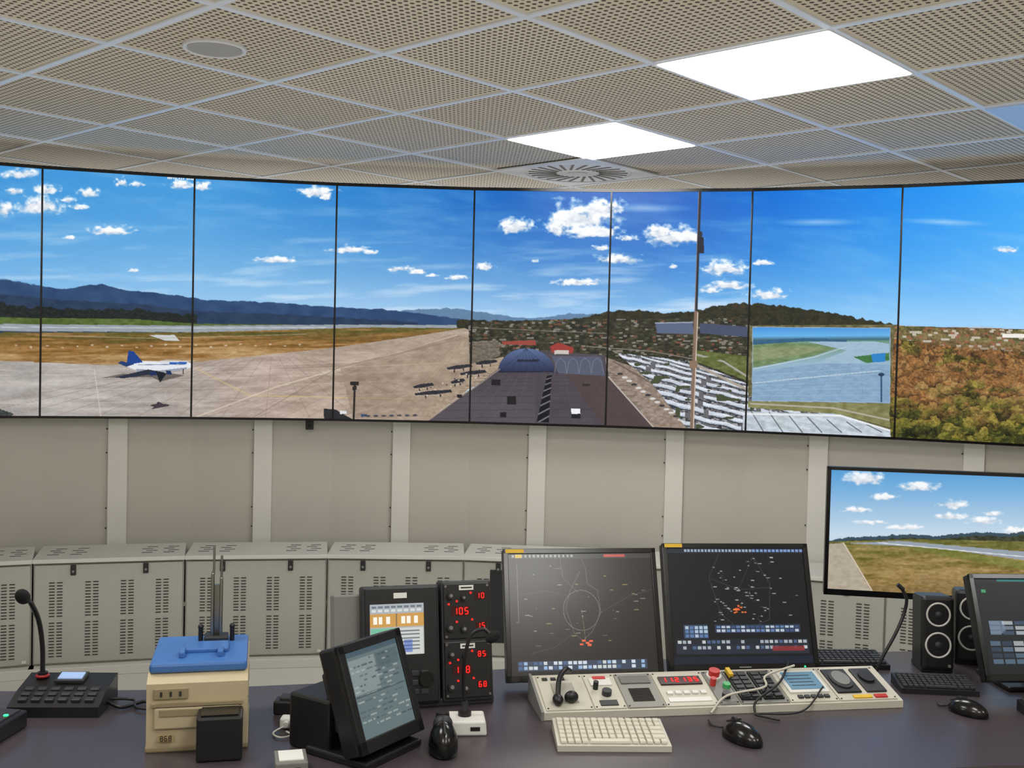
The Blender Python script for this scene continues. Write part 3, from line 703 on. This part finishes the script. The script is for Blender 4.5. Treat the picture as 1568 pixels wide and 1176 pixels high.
# gooseneck rising behind the end of the console
b=B(); gx,gy=0.925,2.68
b.cyl(0.014,0.012,(gx,gy,DESK+0.0065),black)
b.tube([(gx,gy,DESK+0.01),(gx+0.02,gy,DESK+0.06),(gx+0.055,gy+0.01,DESK+0.12),(gx+0.078,gy+0.02,DESK+0.17),(gx+0.082,gy+0.02,DESK+0.205),(gx+0.070,gy+0.02,DESK+0.228)],0.0042,black)
b.cyl(0.0055,0.02,(gx+0.066,gy+0.02,DESK+0.233),black,rot=(0,-50,0),seg=12)
b.build('gooseneck_lead')

# ---------------------------------------------------------------- touch monitor (left of centre)
def touch(s,t):
    p=Paint(s*100,t*80); p.c=np.tile(np.array([98.,114.,116.]),(len(s),1)); rs=random.Random(5)
    p.rect(0,0,100,5,(70,90,100)); p.rect(3,8,52,40,(130,142,142)); p.rect(55,8,97,22,(86,102,108))
    for r in range(14):
        x=4
        while x<92:
            l=rs.uniform(3,12)
            if rs.random()<0.7: p.rect(x,9+r*4.6,x+l,10.5+r*4.6,rs.choice([(60,74,82),(166,176,174),(78,92,98)]),0.7)
            x+=l+3
    p.line([(2,42),(98,42)],0.8,(70,84,90)); return p.c
E=empty('touch_screen_terminal',T(-0.215,2.09,DESK)@R(0,0,57)); w,h=0.190,0.21; F=T(0,0,0.03)@R(-20,0,0)
b=B(); b.M=F; b.box((w,0.045,h),(0,0.026,h/2),black,bev=0.006)
for sx in (-1,1): b.box((0.018,0.010,h),(sx*(w/2-0.009),0.0,h/2),black,bev=0.002)
b.box((w,0.010,0.018),(0,0,h-0.009),black,bev=0.002); b.box((w,0.010,0.026),(0,0,0.013),black,bev=0.002); b.box((0.12,0.05,0.12),(0,0.065,h*0.5),dgrey,bev=0.006)
b.M=Matrix(); b.box((0.15,0.11,0.11),(0.0,0.155,0.0555),black,bev=0.006); b.box((0.17,0.16,0.015),(0,0.075,0.008),black,bev=0.004); b.box((0.06,0.08,0.05),(0,0.09,0.10),dgrey,rot=(-20,0,0),bev=0.004)
b.build('body',E); grid_screen('screen',180,160,lambda s,t:np.stack([(s-0.5)*(w-0.036),np.full_like(s,-0.001),h-0.018-(h-0.044)*t],1),touch,M_MON,E,F)

# ---------------------------------------------------------------- voice communication unit
def comm(s,t):
    p=Paint(s*100,t*84); p.c=np.tile(np.array([176.,178.,172.]),(len(s),1)); p.rect(0,0,100,16,(172,178,182))
    for k in range(8): p.rect(3+k*12,3,12+k*12,7,(110,120,130)); p.rect(3+k*12,9,11+k*12,13,(215,218,218))
    p.rect(0,16,100,38,(206,156,84)); 
    for x in (6,16,30,58,68,82): p.rect(x,21,x+7,33,(250,246,232)); 
    p.rect(48,16,50,38,(120,110,90)); p.rect(2,40,46,54,(120,190,160)); p.rect(50,40,98,84,(206,208,204)); p.rect(2,56,46,82,(120,128,150))
    for r in range(6): p.rect(54,44+r*6,92,46+r*6,(110,115,120))
    p.rect(62,60,78,80,(70,100,190),0.6); return p.c
E=empty('voice_communication_unit',T(-0.165,2.385,DESK)@R(0,0,16)); F=T(0,0,0.012)@R(-12,0,0)
b=B(); b.M=F
b.box((0.175,0.055,0.262),(-0.0625,0.03,0.131),dgrey,bev=0.006); b.box((0.165,0.006,0.252),(-0.0625,0.001,0.131),black,bev=0.002)
b.box((0.03,0.001,0.012),(-0.065,-0.003,0.240),labelw)
for r in range(3):
    for k in range(6): b.box((0.017,0.005,0.012),(-0.122+k*0.022,-0.003,0.028+r*0.02),dgrey,bev=0.0015)
b.cyl(0.016,0.012,(-0.01,-0.006,0.055),blackg,rot=(90,0,0)); b.cyl(0.006,0.012,(-0.13,-0.006,0.105),mgrey,rot=(90,0,0),seg=12)
b.box((0.062,0.07,0.22),(-0.178,0.075,0.135),mgrey,bev=0.004)
b.box((0.118,0.055,0.268),(0.0885,0.03,0.134),dgrey,bev=0.005)
for r in range(2):
    zc=0.070+r*0.130; b.box((0.108,0.006,0.124),(0.0885,0.0,zc),black,bev=0.002)
    for sx in (-1,1):
        for sz in (-1,1): b.cyl(0.003,0.002,(0.0885+sx*0.049,-0.0035,zc+sz*0.056),chrome,rot=(90,0,0),seg=8)
    b.box((0.034,0.001,0.011),(0.088,-0.0035,zc+0.052),labelw); b.box((0.026,0.001,0.003),(0.088,-0.0042,zc+0.052),black)
    b.box((0.044,0.002,0.022),(0.074,-0.003,zc),mat('led_window',(60,12,10),0.3))
    for k,ch in enumerate('105' if r else '118'): b.digit(ch,0.061+k*0.013,zc,0.014,redled,-0.0045)
    for zz,dg in ((0.033,'10' if r else '85'),(-0.034,'15' if r else '68')):
        b.box((0.026,0.002,0.017),(0.121,-0.003,zc+zz),mat('led_window',(60,12,10),0.3))
        for k,ch in enumerate(dg): b.digit(ch,0.115+k*0.011,zc+zz,0.011,redled,-0.0045)
    for (kx,kz,kr) in ((0.050,0.035,0.008),(0.048,-0.036,0.009),(0.080,-0.040,0.008),(0.080,0.030,0.006)):
        b.cyl(kr,0.012,(kx,-0.008,zc+kz),black,rot=(90,0,0),seg=20); b.cyl(kr*0.5,0.002,(kx,-0.015,zc+kz),mgrey,rot=(90,0,0),seg=12)
    for (lx,lz) in ((0.065,0.022),(0.10,-0.02),(0.064,-0.024),(0.098,0.04),(0.046,0.016)): b.cyl(0.0024,0.003,(lx,-0.004,zc+lz),redled,rot=(90,0,0),seg=8)
b.M=Matrix(); b.box((0.30,0.12,0.018),(0,0.07,0.0095),dgrey,bev=0.003); b.box((0.25,0.03,0.2),(0,0.105,0.11),dgrey,bev=0.004)
b.build('housing',E)
grid_screen('display',140,120,lambda s,t:np.stack([-0.134+0.122*s,np.full_like(s,-0.0035),0.222-0.112*t],1),comm,M_MON,E,F)

# ---------------------------------------------------------------- flight strip printer
b=B(); w,D,H=0.192,0.24,0.150
b.prism([(0,0),(D,0),(D,H),(0.03,H),(0.0,H-0.015)],-w/2,w/2,beige,YZX)
b.box((w+0.004,D+0.004,0.012),(0,D/2,0.006),beiged,bev=0.003)
b.box((w+0.003,D*0.9,0.004),(0,D/2,H*0.66),beiged); b.box((w-0.03,0.008,0.042),(0,-0.003,0.068),beige,bev=0.003); b.box((w-0.05,0.004,0.014),(0,-0.007,0.079),beiged,bev=0.001)
b.box((w-0.02,0.010,0.006),(0,-0.002,0.094),beiged)
b.box((0.065,0.004,0.022),(-0.05,-0.003,0.116),beiged,bev=0.002)
for k in range(3): b.box((0.004,0.002,0.009),(-0.068+k*0.018,-0.006,0.116),slot)
b.box((0.03,0.002,0.012),(-0.058,-0.0075,0.030),mat('printer_badge',(180,160,112),0.4)); b.digit('8',-0.066,0.030,0.009,slot,-0.009); b.digit('6',-0.058,0.030,0.009,slot,-0.009); b.digit('8',-0.050,0.030,0.009,slot,-0.009)
b.box((0.086,0.07,0.085),(0.045,-0.034,0.043),black,bev=0.004); b.box((0.07,0.05,0.01),(0.045,-0.036,0.084),blackg)
b.box((w-0.004,D-0.03,0.020),(0,0.02+(D-0.03)/2,H+0.009),blue,bev=0.006)
b.box((0.012,0.04,0.014),(-0.035,0.075,H+0.025),blue,bev=0.003); b.box((0.012,0.04,0.014),(0.04,0.075,H+0.025),blue,bev=0.003); b.box((0.09,0.06,0.01),(0.01,0.12,H+0.023),blue,bev=0.003)
b.box((0.007,0.022,0.15),(0.018,0.19,H+0.09),chrome,bev=0.002); b.box((0.007,0.022,0.14),(0.036,0.19,H+0.085),chrome,bev=0.002); b.box((0.024,0.010,0.12),(0.027,0.205,H+0.075),chrome)
b.box((0.05,0.04,0.012),(0.027,0.19,H+0.024),dgrey,bev=0.003)
for sx in (-0.005,0.06): b.cyl(0.005,0.03,(sx,0.18,H+0.034),black,seg=14); b.ball((0.006,0.006,0.006),(sx,0.18,H+0.050),black)
b.cyl(0.0025,0.06,(0.02,0.19,H+0.19),chrome,seg=8); b.cyl(0.0025,0.05,(0.036,0.19,H+0.175),chrome,seg=8)
b.build('flight_strip_printer',M=T(-0.605,2.105,DESK+0.0005)@R(0,0,13))

# ---------------------------------------------------------------- microphone console, left
b=B()
b.prism([(-0.07,0.0),(0.07,0.0),(0.07,0.055),(-0.02,0.04),(-0.07,0.022)],-0.095,0.095,black,YZX)
b.box((0.062,0.045,0.006),(0.005,0.035,0.0545),dgrey,rot=(10,0,0)); b.box((0.052,0.03,0.003),(0.005,0.035,0.0585),mat('lcd_pale',(150,175,215),0.3,emit=0.3),rot=(10,0,0))
for r in range(3):
    for k in range(6): b.box((0.019,0.013,0.008),(-0.07+k*0.028,-0.05+r*0.02,0.032+r*0.005),dgrey,rot=(14,0,0),bev=0.002)
b.ring(0.012,0.003,(-0.062,0.045,0.056),mat('red_ring',(140,30,30),0.4,emit=0.2)); b.cyl(0.011,0.012,(-0.062,0.045,0.058),black)
b.tube([(-0.062,0.045,0.055),(-0.063,0.045,0.12),(-0.068,0.035,0.18),(-0.076,0.01,0.225),(-0.08,-0.01,0.240)],0.0055,black)
b.ball((0.015,0.015,0.024),(-0.083,-0.02,0.247),foam,rot=(55,0,0))
b.tube([(0.09,0.0,0.012),(0.13,-0.02,0.006),(0.17,0.02,0.006),(0.21,-0.01,0.006)],0.004,black)
b.tube([(0.09,0.02,0.012),(0.14,0.03,0.006),(0.16,-0.02,0.006),(0.20,-0.03,0.006),(0.23,0.0,0.006)],0.003,black)
b.build('microphone_console',M=T(-0.965,2.34,DESK+0.0005)@R(0,0,4))
b=B(); b.box((0.10,0.14,0.035),(0,0,0.018),black,bev=0.004); b.box((0.08,0.12,0.003),(0,0,0.037),dgrey)
for k in range(3): b.cyl(0.004,0.003,(0.03-k*0.012,-0.071,0.018),greenled,rot=(90,0,0),seg=10)
b.cyl(0.005,0.002,(0.032,0.02,0.039),greenled,seg=10); b.cyl(0.005,0.002,(0.03,-0.04,0.039),greenled,seg=10)
b.build('network_switch',M=T(-1.045,2.15,DESK+0.0005)@R(0,0,-6))
# power adapter & cables
b=B(); b.box((0.055,0.04,0.03),(0,0,0.015),black,bev=0.004); b.box((0.03,0.03,0.01),(0.0,0,0.033),dgrey,bev=0.003)
b.tube([(-0.02,0.02,0.01),(-0.01,0.06,0.006),(0.02,0.08,0.006),(0.06,0.07,0.006)],0.003,black)
b.build('power_adapter',M=T(-0.475,2.34,DESK+0.0005))
b=B(); b.box((0.03,0.03,0.022),(0,0,0.011),white,bev=0.004); b.cyl(0.006,0.012,(0,-0.02,0.012),white,rot=(90,0,0),seg=12)
b.tube([(0,-0.02,0.01),(-0.02,-0.05,0.004),(0.0,-0.075,0.004),(0.02,-0.06,0.004),(0.005,-0.04,0.004)],0.002,white)
b.build('white_plug',M=T(-0.455,2.25,DESK+0.0005))
b=B(); b.box((0.06,0.07,0.03),(0,0,0.015),mgrey,bev=0.003); b.box((0.045,0.05,0.002),(0,0,0.031),labelw); b.box((0.012,0.006,0.012),(0.01,-0.036,0.014),black); b.build('junction_box',M=T(-0.40,2.01,DESK+0.0005)@R(0,0,15))

# ---------------------------------------------------------------- push to talk box with gooseneck, and mice
b=B(); b.box((0.09,0.075,0.03),(0,0,0.015),white,bev=0.004,taper=(0.94,0.94)); b.cyl(0.014,0.01,(0,0.005,0.034),black); b.cyl(0.009,0.03,(0,0.005,0.045),dgrey,r2=0.006)
b.tube([(0,0.005,0.05),(-0.004,0.005,0.11),(0.0,0.0,0.17),(0.012,0.0,0.205),(0.035,0.0,0.215),(0.05,-0.005,0.205)],0.004,black); b.ball((0.012,0.012,0.017),(0.055,-0.007,0.20),foam,rot=(0,60,0))
b.box((0.02,0.001,0.008),(0.02,-0.0375,0.015),black)
b.build('desk_microphone',M=T(-0.083,2.255,DESK+0.0005)@R(0,0,6))
def mouse(x,y,rz,s=1.0,cable=1.0):
    b=B(); b.ball((0.031*s,0.055*s,0.034*s),(0,0,0.004),blackg,clamp=-0.0035); b.box((0.0015,0.05*s,0.004),(0,0.028*s,0.0335*s),dgrey,rot=(-22,0,0)); b.cyl(0.008*s,0.006,(0,0.026*s,0.034*s),dgrey,rot=(0,90,0),seg=16)
    y0=0.053*s; b.tube([(0,y0,0.01),(0.005,y0+0.017*cable,0.004),(-0.008,y0+0.037*cable,0.004),(0.006,y0+0.067*cable,0.004)],0.002,black)
    b.build('computer_mouse',M=T(x,y,DESK+0.0005)@R(0,0,rz))
mouse(0.50,2.235,28); mouse(1.06,2.44,40,0.85,0.5)
b=B(); b.ball((0.030,0.05,0.05),(0,0,0.012),blackg,clamp=-0.0115); b.ball((0.02,0.02,0.02),(0.0,0.02,0.048),dgrey); b.box((0.003,0.05,0.004),(0,-0.02,0.058),dgrey,rot=(20,0,0)); b.cyl(0.02,0.05,(0,0.03,0.045),black,r2=0.013)
b.build('trackball_mouse',M=T(-0.12,2.13,DESK+0.0005)@R(0,0,8))

# ---------------------------------------------------------------- keyboards
def keyboard(x,y,rz,w,D,body,key,cols=15,rows=6):
    b=B(); b.prism([(0,0),(D,0),(D,0.024),(0,0.012)],-w/2,w/2,body,YZX)
    kw=(w-0.012)/cols; kd=(D-0.012)/rows
    for r in range(rows):
        yy=0.006+kd*(r+0.5); zz=0.012+0.012*yy/D
        c=0
        while c<cols:
            n=1
            if r==0 and c==4: n=6
            if r in(1,2,3) and c==cols-2: n=2
            b.box((kw*n-0.0022,kd-0.0024,0.006),(-w/2+0.006+kw*(c+n/2),yy,zz+0.003),key,bev=0.0012,taper=(0.92,0.88)); c+=n
    b.build('computer_keyboard',M=T(x,y,DESK+0.0005)@R(0,0,rz))
keyboard(0.225,2.15,3,0.232,0.13,cream,keyc)
keyboard(1.05,2.575,-4,0.185,0.09,black,dgrey,13)
keyboard(0.88,2.77,3,0.24,0.10,black,dgrey,16)
keyboard(1.33,2.34,-4,0.30,0.13,black,dgrey,16)

# ---------------------------------------------------------------- console panel
L,D=0.85,0.148; zf,zb=0.016,0.054
E=empty('control_console_panel',T(0.505,2.40,DESK+0.0005)@R(0,0,10.0))
b=B(); b.prism([(0,0),(D,0),(D,zb),(0,zf)],-L/2,L/2,cream,YZX)
b.prism([(-0.004,0),(D+0.004,0),(D+0.004,zb+0.004),(-0.004,zf+0.003)],-L/2-0.006,-L/2,mgrey,YZX)
sl=math.degrees(math.atan2(zb-zf,D)); b.M=T(0,0,zf)@R(sl,0,0)   # local plane: x along, y up the slope, z out
def plate(x0,x1,m,y0=0.006,y1=0.144,t=0.003):
    b.box((x1-x0-0.003,y1-y0,t),((x0+x1)/2,(y0+y1)/2,t/2),m,bev=0.0008)
    for x in (x0+0.006,x1-0.006):
        for y in (y0+0.006,y1-0.006): b.cyl(0.0022,0.001,(x,y,t+0.0005),slot,seg=8)
x=-L/2+0.006
plate(x,x+0.11,cream); plate(x+0.11,x+0.185,cream); plate(x+0.185,x+0.275,mat('console_grey',(140,138,132),0.5)); plate(x+0.275,x+0.40,cream); plate(x+0.40,x+0.45,mgrey)
plate(x+0.45,x+0.57,mgrey); plate(x+0.57,x+0.69,cream); plate(x+0.69,x+0.835,cream)
b.box((0.05,0.08,0.004),(x+0.055,0.07,0.004),mat('console_grey2',(160,157,146),0.5),bev=0.001)
b.tube([(x+0.03,0.03,0.02),(x+0.04,0.07,0.04),(x+0.06,0.10,0.045),(x+0.075,0.12,0.03)],0.006,black); b.ball((0.012,0.016,0.012),(x+0.03,0.028,0.015),black); b.ball((0.016,0.012,0.014),(x+0.062,0.035,0.016),black)
for k in range(3): b.box((0.012,0.009,0.003),(x+0.02+k*0.02,0.128,0.0045),dgrey)
b.box((0.05,0.03,0.003),(x+0.147,0.11,0.0045),white); b.cyl(0.011,0.012,(x+0.15,0.06,0.009),dgrey); b.box((0.03,0.012,0.003),(x+0.147,0.125,0.0055),redbtn); b.cyl(0.006,0.02,(x+0.13,0.085,0.012),black); b.box((0.04,0.02,0.003),(x+0.147,0.025,0.004),dgrey)
for k in range(9): b.box((0.05,0.0025,0.002),(x+0.23,0.03+k*0.006,0.004),slot)
b.box((0.07,0.03,0.003),(x+0.23,0.115,0.0045),mat('console_grey3',(105,105,101),0.5))
b.box((0.10,0.032,0.004),(x+0.337,0.105,0.005),mat('led_window2',(50,14,12),0.3)); 
# digits lie flat on the sloping plate: local digit z axis -> plate y axis
b.M=b.M@T(0,0.105,0.0078)@R(-90,0,0)
for k,ch in enumerate('112135'): b.digit(ch,x+0.298+k*0.0155,0.0,0.016,redled,0.0)
b.M=T(0,0,zf)@R(sl,0,0)
for k in range(5): b.box((0.014,0.012,0.005),(x+0.297+k*0.02,0.055,0.005),white,bev=0.001)
b.box((0.1,0.016,0.002),(x+0.337,0.028,0.004),white)
b.cyl(0.013,0.018,(x+0.425,0.12,0.012),redbtn); b.cyl(0.018,0.006,(x+0.425,0.12,0.005),white); b.cyl(0.009,0.01,(x+0.44,0.075,0.008),mat('green_button',(60,160,90),0.4,emit=0.1)); b.cyl(0.007,0.02,(x+0.41,0.085,0.012),redbtn); b.cyl(0.010,0.012,(x+0.425,0.035,0.008),black)
for gx in (x+0.48,x+0.535):
    b.box((0.048,0.115,0.006),(gx,0.075,0.005),black,bev=0.001)
    for r in range(6):
        for k in range(2): b.box((0.019,0.013,0.004),(gx-0.0115+k*0.023,0.028+r*0.018,0.0095),dgrey,bev=0.001)
b.box((0.01,0.03,0.012),(x+0.462,0.12,0.012),yellow)
b.box((0.098,0.09,0.006),(x+0.63,0.082,0.005),white,bev=0.001); b.box((0.082,0.072,0.002),(x+0.63,0.084,0.0085),lcd)
for k in range(5): b.box((0.012,0.010,0.004),(x+0.60+k*0.016,0.022,0.0055),dgrey)
for r in range(4): b.box((0.06,0.002,0.0006),(x+0.625,0.062+r*0.014,0.0099),dgrey)
b.box((0.06,0.10,0.005),(x+0.727,0.082,0.005),black,bev=0.002); b.cyl(0.026,0.004,(x+0.727,0.085,0.009),dgrey,sy=1.5); b.cyl(0.02,0.002,(x+0.727,0.085,0.012),mgrey,sy=1.5)
b.box((0.05,0.10,0.006),(x+0.795,0.082,0.005),dgrey,bev=0.002); b.cyl(0.018,0.008,(x+0.795,0.09,0.01),black,sy=1.4); b.box((0.045,0.012,0.003),(x+0.75,0.016,0.0045),yellow); b.box((0.03,0.012,0.004),(x+0.795,0.016,0.0045),redbtn)
b.build('panel',E)
b=B()
b.tube([(0.20,0.10,0.075),(0.12,0.08,0.058),(0.10,0.04,0.045),(0.0,0.015,0.036),(-0.05,-0.02,0.010)],0.0028,cream); b.tube([(0.20,0.13,0.075),(0.14,0.05,0.05),(0.06,-0.01,0.03),(0.05,-0.03,0.006)],0.0028,black)
b.tube([(0.05,-0.03,0.006),(0.07,-0.05,0.006),(0.09,-0.07,0.006)],0.0024,black); b.tube([(0.24,0.03,0.045),(0.16,-0.03,0.010),(0.05,-0.03,0.008)],0.0022,black)
b.build('headset_cables',E)

# ---------------------------------------------------------------- desktop speakers
def spk(x,y,rz,name='desktop_speaker'):
    b=B(); b.box((0.084,0.09,0.19),(0,0.045,0.098),black,bev=0.010,rot=(-5,0,0)); b.box((0.08,0.09,0.012),(0,0.045,0.006),black,bev=0.003)
    b.M=T(0,-0.006,0.0)@R(-5,0,0)
    for z,r in ((0.15,0.029),(0.072,0.031)):
        b.ring(r,0.0028,(0,-0.002,z),white,rot=(90,0,0)); b.cyl(r-0.002,0.004,(0,0.0,z),dgrey,rot=(90,0,0),seg=32); b.cyl(r*0.75,0.004,(0,-0.002,z),black,rot=(90,0,0),seg=32); b.ball((r*0.33,0.006,r*0.33),(0,-0.004,z),dgrey)
    b.cyl(0.004,0.004,(0.028,-0.003,0.02),mgrey,rot=(90,0,0),seg=12)
    b.build(name,M=T(x,y,DESK+0.0005)@R(0,0,rz))
spk(1.115,2.76,-4); spk(1.235,2.84,-16)

# ---------------------------------------------------------------- world, camera
wd=bpy.data.worlds.new('world'); scene.world=wd; wd.use_nodes=True; wd.node_tree.nodes['Background'].inputs[0].default_value=(0.5,0.5,0.5,1); wd.node_tree.nodes['Background'].inputs[1].default_value=0.1
cam=bpy.data.cameras.new('camera'); co=bpy.data.objects.new('camera',cam); scene.collection.objects.link(co); scene.camera=co
cam.sensor_fit='HORIZONTAL'; cam.sensor_width=36; cam.lens=36*1650/1568; cam.clip_start=0.05
th=math.atan(48/1650); s_=math.sin(0.024); c_=math.cos(0.024)
f=Vector((0,math.cos(th),-math.sin(th))); up=Vector((0,math.sin(th),math.cos(th))); rt=Vector((1,0,0))
r2=rt*c_+up*s_; u2=up*c_-rt*s_
Mx=Matrix((( r2.x,u2.x,-f.x,0),(r2.y,u2.y,-f.y,0),(r2.z,u2.z,-f.z,EYE),(0,0,0,1)))
co.matrix_world=Mx
